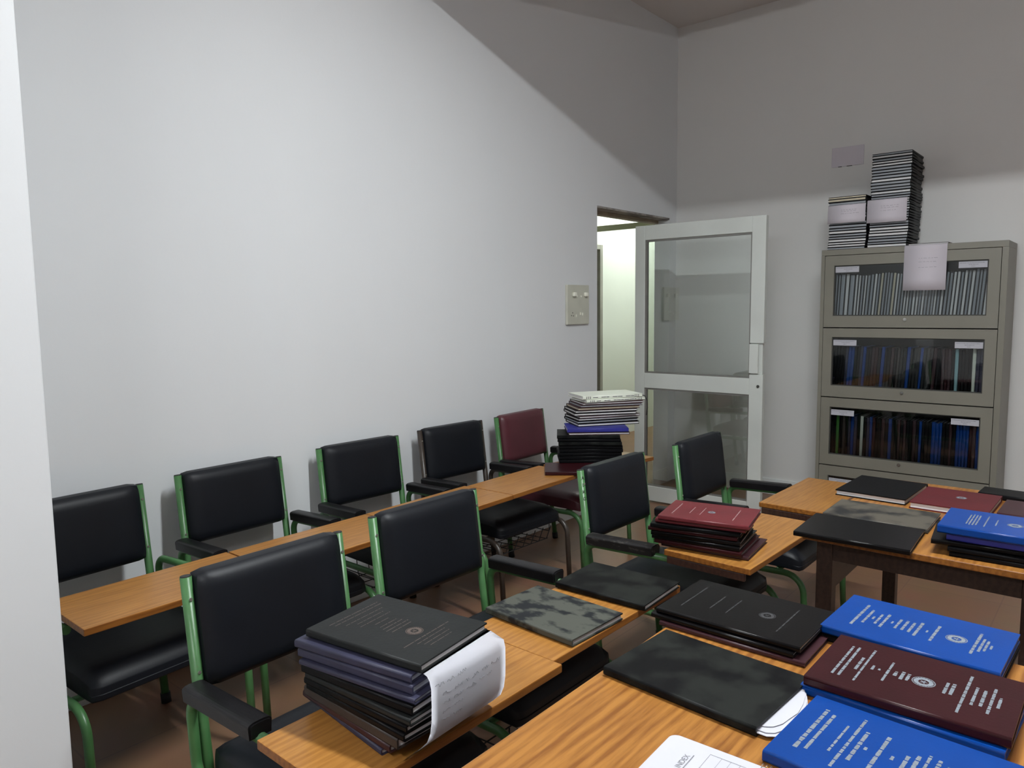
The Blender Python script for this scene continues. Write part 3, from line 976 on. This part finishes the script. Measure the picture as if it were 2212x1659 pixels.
for i, (ax, ay, an, cv, T, pg, wd) in enumerate(pile):
    n = len(pile) - i
    if n == 1:
        z += .0012
        lab = 'charcoal book with bronze lettering and seal topping the pile with the hanging paper'
    elif i == 0:
        lab = 'skewed navy blue book at the bottom of the pile with the hanging paper'
    else:
        lab = f'{wd} book, {ordinal(n)} from the top of the pile with the hanging paper'
    b = book(ax, ay, an, z, lab, cv, .297, .214, T, pg, GA)
    if n == 1:
        foil_lines(BLK_A, .297, .214, T, M['foil_dull'], b, 21); emblem(.655, .297, .214, T, M['foil_dull'], b, .018)
    z += T + EPS
ZA_TOP = z
pp = tag(empty('paper_sheet', (1.862, .868, 0), R(2.5)), 'white sheet with faint handwriting hanging from the book pile on the near board', 'paper', 'paper sheets hanging from book piles')
zt = ZA_TOP - 0.0165 - .0012 - 1.2 * EPS
PP = [(-0.040, zt + .0004), (0.000, zt + .0004), (0.009, zt - .002), (0.015, zt - .009), (0.019, zt - .024), (0.019, zt - .055), (0.018, zt - .085), (0.014, zt - .110),
      (0.005, zt - .130), (-0.007, zt - .1445), (-0.026, ZB + .0016)]
bm = bmesh.new()
NU = 12
grid = []
for i in range(NU + 1):
    u = i / NU
    rw = []
    for j, (px, pz) in enumerate(PP):
        curl = max(0, (0.3 - u) / 0.3)
        dy = -0.034 * curl if j == len(PP) - 1 else (-0.012 * curl if j == len(PP) - 2 else 0)
        dx = 0
        bow = 0.004 * math.sin(math.pi * u) + 0.012 * max(0, u - .75) if 2 < j < 9 else 0
        x = px + dx + bow - (0.016 * u if j < 3 else 0)
        rw.append(bm.verts.new((x, 0.002 + 0.212 * u + dy, max(pz, ZB + 0.0012))))
    grid.append(rw)
for i in range(NU):
    for j in range(len(PP) - 1):
        f = bm.faces.new((grid[i][j], grid[i + 1][j], grid[i + 1][j + 1], grid[i][j + 1])); f.smooth = True
bmesh.ops.solidify(bm, geom=bm.faces[:], thickness=0.0004)
bmesh.ops.recalc_face_normals(bm, faces=bm.faces[:])
finish(bm, 'sheet', M['paper_bright'], pp)
# faint handwriting strokes on the hanging face
bm = bmesh.new()
rnd = random.Random(5)
def sheet_x(y, z):
    u = (y - .002) / .212
    for (x0, z0), (x1, z1) in zip(PP[3:], PP[4:]):
        if z1 <= z <= z0:
            return x0 + (x1 - x0) * (z0 - z) / (z0 - z1) + 0.004 * math.sin(math.pi * u) + 0.012 * max(0, u - .75)
    return PP[3][0]
for row, (z0, y0, y1) in enumerate(((zt - .024, .012, .10), (zt - .045, .03, .185), (zt - .062, .03, .17), (zt - .079, .03, .09), (zt - .096, .03, .085))):
    y = y0
    while y < y1:
        wl = rnd.uniform(.010, .03)
        pts = []
        k = 0
        while k < wl:
            zz = z0 + (y + k) * .03 + rnd.uniform(-.0035, .0035)
            pts.append((sheet_x(y + k, zz) + 0.0005, y + k, zz))
            k += .0022
        if len(pts) > 2:
            tube(bm, pts, 0.0003, 4)
        y += wl + .008
finish(bm, 'handwriting', M['ink'], pp)

# ---- two books on the next board
book(1.517, 1.415, -3.0, ZB + EPS, 'dusty grey-black book with finger marks on a board of the middle row', 'dusty', .296, .214, .018, group='books on the middle row boards')
book(1.551, 1.682, 2.2, ZB + EPS, 'plain black book on the board just behind the dusty grey-black book', 'dusty_faint', .292, .214, .017, group='books on the middle row boards')

# ---- red and black pile
GC = 'books of the red and black pile'
z = ZB + EPS
pile = [
    (1.606, 2.215, 6.0, 'maroon_dark', .014, 'dark maroon'),
    (1.592, 2.190, 7.0, 'maroon', .015, 'maroon'),
    (1.585, 2.186, 7.9, 'black_gloss', .015, 'black'),
    (1.588, 2.175, 11.5, 'black_gloss', .015, 'black'),
    (1.578, 2.172, 11.7, 'maroon', .014, 'maroon'),
    (1.591, 2.164, 13.5, 'black', .014, 'dusty black'),
    (1.600, 2.182, 12.0, 'red', .014, 'red'),
    (1.615, 2.172, 11.9, 'red', .015, 'red'),
]
for i, (ax, ay, an, cv, T, wd) in enumerate(pile):
    n = len(pile) - i
    lab = {1: 'red book with a silver seal topping the red and black pile', len(pile): 'dark maroon book at the bottom of the red and black pile'}.get(n, f'{wd} book, {ordinal(n)} from the top of the red and black pile')
    b = book(ax, ay, an, z, lab, cv, .297, .220, T, 'page_grey', GC)
    if n == 1:
        foil_lines(FEW, .297, .22, T, M['foil_red'], b, 31); emblem(.52, .297, .22, T, M['foil'], b, .013)
    z += T + EPS

# ---- tall mixed pile on the last board of the wall row
GD = 'books of the tall mixed pile near the doorway'
z = ZB + EPS
b = book(.640, 2.815, 38, z, 'maroon book at the bottom of the tall mixed pile near the doorway', 'maroon', .330, .22, .018, 'page', GD)
z += .018 + EPS
tall = []
for k, (ax, ay, an, T) in enumerate([(.575, 3.02, 40, .017), (.572, 3.025, 39, .018), (.570, 3.022, 40, .017), (.570, 3.03, 38, .018), (.568, 3.03, 38, .017), (.566, 3.025, 37, .018), (.556, 3.03, 36, .015), (.548, 3.036, 36.5, .017)]):
    tall.append((ax, ay, an, ['black', 'black', 'black', 'black', 'black', 'dusty_faint', 'black', 'dusty_faint'][k], T, 'black', .325, .20, False, 'page_grey'))
tall.append((.595, 3.075, 42, 'maroon_dark', .013, 'thin dark maroon', .318, .20, True, 'page'))
tall.append((.590, 3.070, 41, 'blue_violet', .020, 'violet-blue', .318, .20, False, 'page'))
for k, (dx, an, T, cv, wd, pg) in enumerate([(0, 55, .016, 'black', 'black', 'page'), (-.004, 56, .014, 'black', 'black', 'page_grey'), (.002, 57, .013, 'black', 'black', 'page'), (.006, 56, .012, 'maroon_dark', 'dark maroon', 'page'),
                                   (-.018, 52, .015, 'black', 'black', 'page'), (-.012, 53, .014, 'black', 'black', 'page'), (.0, 54, .015, 'maroon_dark', 'dark maroon', 'page_cream'), (.012, 54, .013, 'maroon_dark', 'dark maroon', 'page_grey'), (.020, 55, .011, 'maroon_dark', 'dark maroon', 'page')]):
    tall.append((.600 + dx, 3.155 + dx * .6, an, cv, T, wd, .345, .205, True, pg))
tall.append((.640, 3.175, 60, 'white_cover', .016, 'white', .345, .20, False, 'page'))
tall.append((.622, 3.165, 58, 'white_cover', .019, 'white', .345, .20, False, 'page'))
for i, (ax, ay, an, cv, T, wd, L, W, fl, pg) in enumerate(tall):
    n = len(tall) - i
    if n == 1:
        lab = 'white book with black spine lettering topping the tall mixed pile'
    elif n == 2:
        lab = 'white book second from the top of the tall mixed pile'
    elif wd == 'violet-blue':
        lab = 'violet-blue book in the middle of the tall mixed pile near the doorway'
    else:
        lab = f'{wd} book, {ordinal(n)} from the top of the tall mixed pile'
    b = book(ax, ay, an, z, lab, cv, L, W, T, pg, GD, flip=fl)
    if cv == 'white_cover':
        bm = bmesh.new()
        yb = -W / 2 - 0.0004
        for xs in (-.150, -.140, -.130, .130, .140, .150):
            box(bm, xs - .0016, xs + .0016, yb, yb + .0006, .003, T - .003)
        rn = random.Random(i)
        x = -.115
        while x < .11:
            w = rn.uniform(.012, .03)
            box(bm, x, x + w, yb, yb + .0006, T / 2 - .0016, T / 2 + .0016)
            x += w + rn.choice((.002, .003, .02))
        finish(bm, 'spine_lettering', M['ink_dark'], b)
        if n == 1:
            bm = bmesh.new()
            tube(bm, [(.172, -.095, T * .5), (.188, -.10, T * .3), (.198, -.105, -.02), (.200, -.105, -.06), (.197, -.10, -.10)], .0022, 6)
            finish(bm, 'ribbon_marker', M['rubber'], b)
    z += T + EPS

# ---- far table
GT = 'books on the far table'
book(2.073, 2.155, 2.5, ZT, 'glossy black book overhanging the near edge of the far table', 'black_gloss', .308, .235, .015, group=GT)
book(2.078, 2.404, 1.0, ZT, 'dust-covered brownish black book on the far table', 'dusty_brown', .298, .212, .015, group=GT)
book(2.022, 2.722, -2.0, ZT, 'black book with white page edges at the back left of the far table', 'black', .228, .295, .020, group=GT, flip=True)
b = book(2.266, 2.690, -1.0, ZT, 'red book with a silver seal on the far table', 'red_dull', .225, .272, .022, group=GT, flip=True)
emblem(.45, .225, .272, .022, M['foil'], b, .016, yo=-.02)
book(2.420, 2.985, -3.0, ZT, 'black book at the back right corner of the far table', 'black', .27, .11, .018, group=GT)
book(2.508, 2.725, -1.0, ZT, 'dull maroon book at the right edge of the far table', 'maroon_dark', .19, .205, .018, group=GT)
z = ZT
for i, (ax, ay, an, cv, T, L, lab) in enumerate([
    (2.462, 2.232, 2.0, 'black', .013, .29, 'black book at the bottom of the blue-topped pile on the far table'),
    (2.458, 2.228, 3.0, 'black', .013, .29, 'black book, fourth from the top of the blue-topped pile'),
    (2.418, 2.228, 6.0, 'black_gloss', .014, .29, 'black book jutting left in the blue-topped pile on the far table'),
    (2.452, 2.240, 1.5, 'blue_violet', .020, .29, 'violet-blue book second from the top of its pile on the far table'),
    (2.432, 2.226, 1.0, 'blue', .022, .295, 'bright blue book with seal topping the pile on the far table')]):
    b = book(ax, ay, an, z, lab, cv, L, .212, T, group=GT)
    if i == 4:
        foil_lines([(.20, .5, .003), (.225, .55, .003), (.25, .55, .003), (.275, .5, .003), (.34, .55, .0026), (.42, .3, .0024), (.75, .4, .003), (.8, .3, .0026)], L, .212, T, M['foil'], b, 41); emblem(.56, L, .212, T, M['foil'], b, .018)
    z += T + EPS

# ------------------------------------------------------------------ glass-front steel cabinet
CX0, CX1, CY0, CY1, CZ = 1.232, 2.241, 4.97, 5.32, 1.741
cb = tag(empty('glass_front_cabinet', ((CX0 + CX1) / 2, (CY0 + CY1) / 2, 0)), 'grey steel cabinet with glass-front doors against the far wall', 'cabinet')
ox, oy = (CX0 + CX1) / 2, (CY0 + CY1) / 2
def cbox(bm, x0, x1, y0, y1, z0, z1, bev=0.0):
    box(bm, x0 - ox, x1 - ox, y0 - oy, y1 - oy, z0, z1, bev)
bm = bmesh.new()
cbox(bm, CX0, CX0 + 0.022, CY0, CY1, 0, CZ - 0.036); cbox(bm, CX1 - 0.030, CX1, CY0, CY1, 0, CZ - 0.036)
cbox(bm, CX0, CX1, CY0, CY1, CZ - 0.036, CZ, 0.002)
cbox(bm, CX0 + 0.022, CX1 - 0.03, CY0 + 0.01, CY1, 0, 0.06)
finish(bm, 'carcass', M['steel_paint'], cb)
bm = bmesh.new(); cbox(bm, CX0 + 0.022, CX1 - 0.03, CY1 - 0.01, CY1, 0.06, CZ - 0.036); finish(bm, 'back_panel', M['steel_dark'], cb)
LEVELS = [(1.250, 1.702), (0.802, 1.243), (0.355, 0.795), (0.065, 0.348)]
for z0, z1 in LEVELS[:3]:
    bm = bmesh.new(); cbox(bm, CX0 + 0.022, CX1 - 0.03, CY0 + 0.03, CY1 - 0.01, z0 + 0.006, z0 + 0.021); finish(bm, 'shelf', M['steel_dark'], cb)
WX0, WX1 = 1.313, 2.150
WZ = [(1.322, 1.640), (0.875, 1.187), (0.425, 0.736), (0.12, 0.284)]
rnd = random.Random(9)
for k, ((z0, z1), (w0, w1)) in enumerate(zip(LEVELS, WZ)):
    bm = bmesh.new()
    x0, x1 = CX0 + 0.025, CX1 - 0.033
    y0, y1 = CY0 - 0.002, CY0 + 0.022
    cbox(bm, x0, WX0, y0, y1, z0, z1); cbox(bm, WX1, x1, y0, y1, z0, z1)
    cbox(bm, WX0, WX1, y0, y1, z0, w0); cbox(bm, WX0, WX1, y0, y1, w1, z1)
    bmesh.ops.remove_doubles(bm, verts=bm.verts[:], dist=1e-5)
    dk = finish(bm, 'door', M['steel_paint'], cb)
    bm = bmesh.new()
    s = 0.006
    for a in ((WX0, WX0 + s, w0, w1), (WX1 - s, WX1, w0, w1), (WX0 + s, WX1 - s, w0, w0 + s), (WX0 + s, WX1 - s, w1 - s, w1)):
        cbox(bm, a[0], a[1], CY0 + 0.006, CY0 + 0.018, a[2], a[3])
    finish(bm, 'glass_seal', M['seal'], dk)
    bm = bmesh.new(); cbox(bm, WX0 + 0.002, WX1 - 0.002, CY0 + 0.011, CY0 + 0.014, w0 + 0.002, w1 - 0.002); finish(bm, 'glass_pane', M['cab_glass'], dk)
    bm = bmesh.new()
    zc = z0 + 0.050
    cyl(bm, (1.733 - ox, y0 - oy + 0.001, zc), (0, -1, 0), 0.0095, 0.008, 20)
    cyl(bm, (1.733 - ox, y0 - oy - 0.006, zc), (0, -1, 0), 0.0060, 0.004, 16)
    finish(bm, 'lock', M['chrome'], dk)
    for side in (0, 1):
        lx0 = WX0 + 0.006 if side == 0 else WX1 - 0.150
        lz1 = w1 - (0.008 if k == 0 else 0.018)
        bm = bmesh.new(); cbox(bm, lx0, lx0 + (0.140 if side == 0 else 0.142), CY0 + 0.0095, CY0 + 0.0108, lz1 - 0.036, lz1)
        lc = finish(bm, 'label_card', M['paper'], dk)
        bm = bmesh.new()
        for r_i, (zz, fx0, fx1) in enumerate(((lz1 - 0.007, 0.006, 0.128), (lz1 - 0.016, 0.05, 0.10), (lz1 - 0.026, 0.062, 0.082))):
            x = fx0
            while x < fx1:
                w = rnd.uniform(0.004, 0.012)
                cbox(bm, lx0 + x, lx0 + min(x + w, fx1), CY0 + 0.0090, CY0 + 0.0094, zz - 0.0022, zz)
                x += w + 0.002
        bm2 = finish(bm, 'label_text', M['ink'], dk)

def standing(x, y, z, lean, label, cover, H, W, T, pages, group, spine_front, wallx=None):
    t = tag(empty('hardbound_book'), label, 'book', group)
    link_mesh(cover_mesh(H, W, T, cover), 'cover', t)
    link_mesh(pages_mesh(H, W, T, pages), 'pages', t)
    if spine_front:
        rot = Matrix(((0, 0, -1), (0, 1, 0), (1, 0, 0)))
        off = Vector((T / 2, 0, 0))
    else:
        rot = Matrix(((0, 0, 1), (0, -1, 0), (1, 0, 0)))
        off = Vector((-T / 2, 0, 0))
    rl = Matrix.Rotation(lean, 3, 'Y')
    m = (rl @ rot).to_4x4()
    m.translation = Vector((x, y + W / 2, z)) + rl @ (off + Vector((0, 0, H / 2)))
    t.matrix_world = m
    return t

# top shelf: fore-edges outwards
z = LEVELS[0][0] + 0.0215
x = 1.268
n = 0
specials = {5: .028, 6: .024, 7: .030}
rnd = random.Random(4)
while True:
    n += 1
    T = specials.get(n, rnd.choice((.0145, .016, .018, .019)))
    if x + T > 2.15:
        break
    pg = rnd.choice(['page', 'page_grey', 'page_grey', 'page', 'page_cream' if n % 4 == 0 else 'page_grey'])
    H = .312 + .006 * math.sin(n * .45) + rnd.uniform(-.003, .003)
    lean = R(1.6 + 2.2 * min(1, n / 14.0))
    standing(x + T / 2, 5.016 + rnd.uniform(0, .006), z + T / 2 * math.sin(lean), lean, f'black bound volume with page edge outward, {ordinal(n)} from the left on the cabinet top shelf', rnd.choice(['black', 'black', 'charcoal']), H, .212, T, pg, 'volumes on the cabinet top shelf', False)
    x += (T + .0008) / math.cos(lean)
# second and third shelves: spines outwards
def spine_row(level, colours, group, where, lean_of):
    z = LEVELS[level][0] + 0.0215
    x = 1.268
    n = 0
    rnd = random.Random(20 + level)
    words = {'black': 'black', 'blue': 'blue', 'red': 'red', 'maroon_dark': 'dark maroon', 'maroon': 'maroon', 'teal_cover': 'pale teal', 'white_cover': 'white', 'green_cover': 'bright green', 'charcoal': 'charcoal', 'navy': 'navy', 'brown_cover': 'brown'}
    for cv in colours:
        T = rnd.choice((.015, .017, .019))
        if cv in ('teal_cover', 'white_cover', 'green_cover'):
            T = .018
        if x + T > 2.165:
            break
        n += 1
        if n > 1 and lean_of(n) < lean_of(n - 1):
            x += 0.020
        lean = R(lean_of(n))
        standing(x + T / 2, 5.022 + rnd.uniform(0, .006), z + T / 2 * abs(math.sin(lean)), lean, f'{words[cv]} bound volume, {ordinal(n)} from the left on the cabinet {where} shelf', cv, .302 + rnd.uniform(-.006, .004), .212, T, 'page', group, True)
        x += (T + .0008) / math.cos(lean)
K = 'black'
spine_row(1, [K, K, K, K, K, K, 'navy', 'blue', 'blue', K, K, 'navy', 'blue', K, K, 'maroon_dark', 'maroon', K, 'blue', K, K, 'maroon_dark', K, 'brown_cover', 'charcoal', 'charcoal', 'blue', 'charcoal', 'charcoal', 'charcoal', 'blue', 'charcoal', 'charcoal', K, 'maroon_dark', K, 'maroon_dark', 'maroon', 'maroon_dark', K, 'teal_cover', K, K, K, K, 'white_cover', 'navy', 'navy', K, 'maroon', K], 'volumes on the cabinet second shelf', 'second', lambda n: 3.0 if n < 37 else 0.3)
spine_row(2, ['navy', 'navy', K, K, 'green_cover', K, 'brown_cover', K, 'navy', 'blue', 'navy', K, 'white_cover', K, 'navy', 'blue', 'maroon', K, K, 'maroon_dark', K, 'blue', K, K, 'maroon_dark', K, 'maroon_dark', K, K, 'maroon_dark', K, 'blue', K, K, K, 'blue', 'blue', 'blue', K, K, 'maroon_dark', K, 'blue', 'blue', 'blue', 'blue', 'maroon', 'maroon_dark', 'blue', 'blue', K, K, K], 'volumes on the cabinet third shelf', 'third', lambda n: 0.4)

# piles on top of the cabinet: short page edge to the front, spine to the right
def cab_pile(x_right, y_front, z0, n, total, W, name, label_of, group, jit, pages_of, seed):
    rnd = random.Random(seed)
    ts = [rnd.uniform(.8, 1.2) for _ in range(n)]
    s = (total - n * EPS) / sum(ts)
    z = z0 + EPS
    for i in range(n):
        T = round(ts[i] * s, 4)
        k = n - i
        drift = jit(i / n)
        book(x_right + drift + rnd.uniform(-.003, .003), y_front + rnd.uniform(0, .008), 90 + rnd.uniform(-1.2, 1.2), z, label_of(k), rnd.choice(['black', 'black', 'charcoal', 'black']), .288, W, T, pages_of(i, rnd), group)
        z += T + EPS
    return z
GE, GF = 'books of the shorter pile on the cabinet', 'books of the taller pile on the cabinet'
cab_pile(1.487, 4.985, CZ, 19, .330, .226, 'short', lambda k: f'black hardbound book, {ordinal(k)} from the top of the shorter pile on the cabinet', GE, lambda u: .004 * math.sin(u * 5), lambda i, r: 'page_cream' if i > 16 else r.choice(['page', 'page_grey', 'page_grey']), 51)
cab_pile(1.722, 4.990, CZ, 34, .565, .224, 'tall', lambda k: f'black hardbound book, {ordinal(k)} from the top of the taller pile on the cabinet', GF, lambda u: .012 * u, lambda i, r: r.choice(['page_grey', 'page_grey', 'page']), 52)
book(1.945, 4.975, 90, CZ + EPS, 'thin maroon book on the cabinet top holding a hanging paper', 'maroon', .27, .215, .009, 'page')
def hanging(x0, x1, z_top, z_bot, yf, label, tuck, slant=0.0):
    t = tag(empty('paper_sheet', ((x0 + x1) / 2, yf, z_bot)), label, 'paper', 'paper sheets hanging from book piles')
    bm = bmesh.new()
    h = z_top - z_bot
    w = (x1 - x0) / 2
    sheet(bm, [(tuck, h), (0.003, h), (-0.004, h - .002), (-0.0075, h - .008), (-0.009, h - .03), (-0.010, h * .55), (-0.0095, h * .25), (-0.012, 0)], -w, w, 'x', 0.0005)
    finish(bm, 'sheet', M['paper_grey'], t)
    bm = bmesh.new()
    rn = random.Random(int(x0 * 1000))
    for zz in (h * .70, h * .62, h * .5):
        x = -w * .3
        while x < w * .5:
            l = rn.uniform(.006, .02)
            box(bm, x, x + l, -0.0108, -0.0104, zz, zz + .0012)
            x += l + .006
    finish(bm, 'handwriting', M['ink'], t)
hanging(1.716, 1.942, CZ + .0003, 1.473, 4.968, 'large plain paper hanging over the cabinet top door', 0.0)
hanging(1.262, 1.486, 2.018, 1.905, 4.982, 'small paper hanging from the shorter pile on the cabinet', 0.0)
hanging(1.494, 1.716, 2.030, 1.890, 4.985, 'small paper hanging from the taller pile on the cabinet', 0.0)
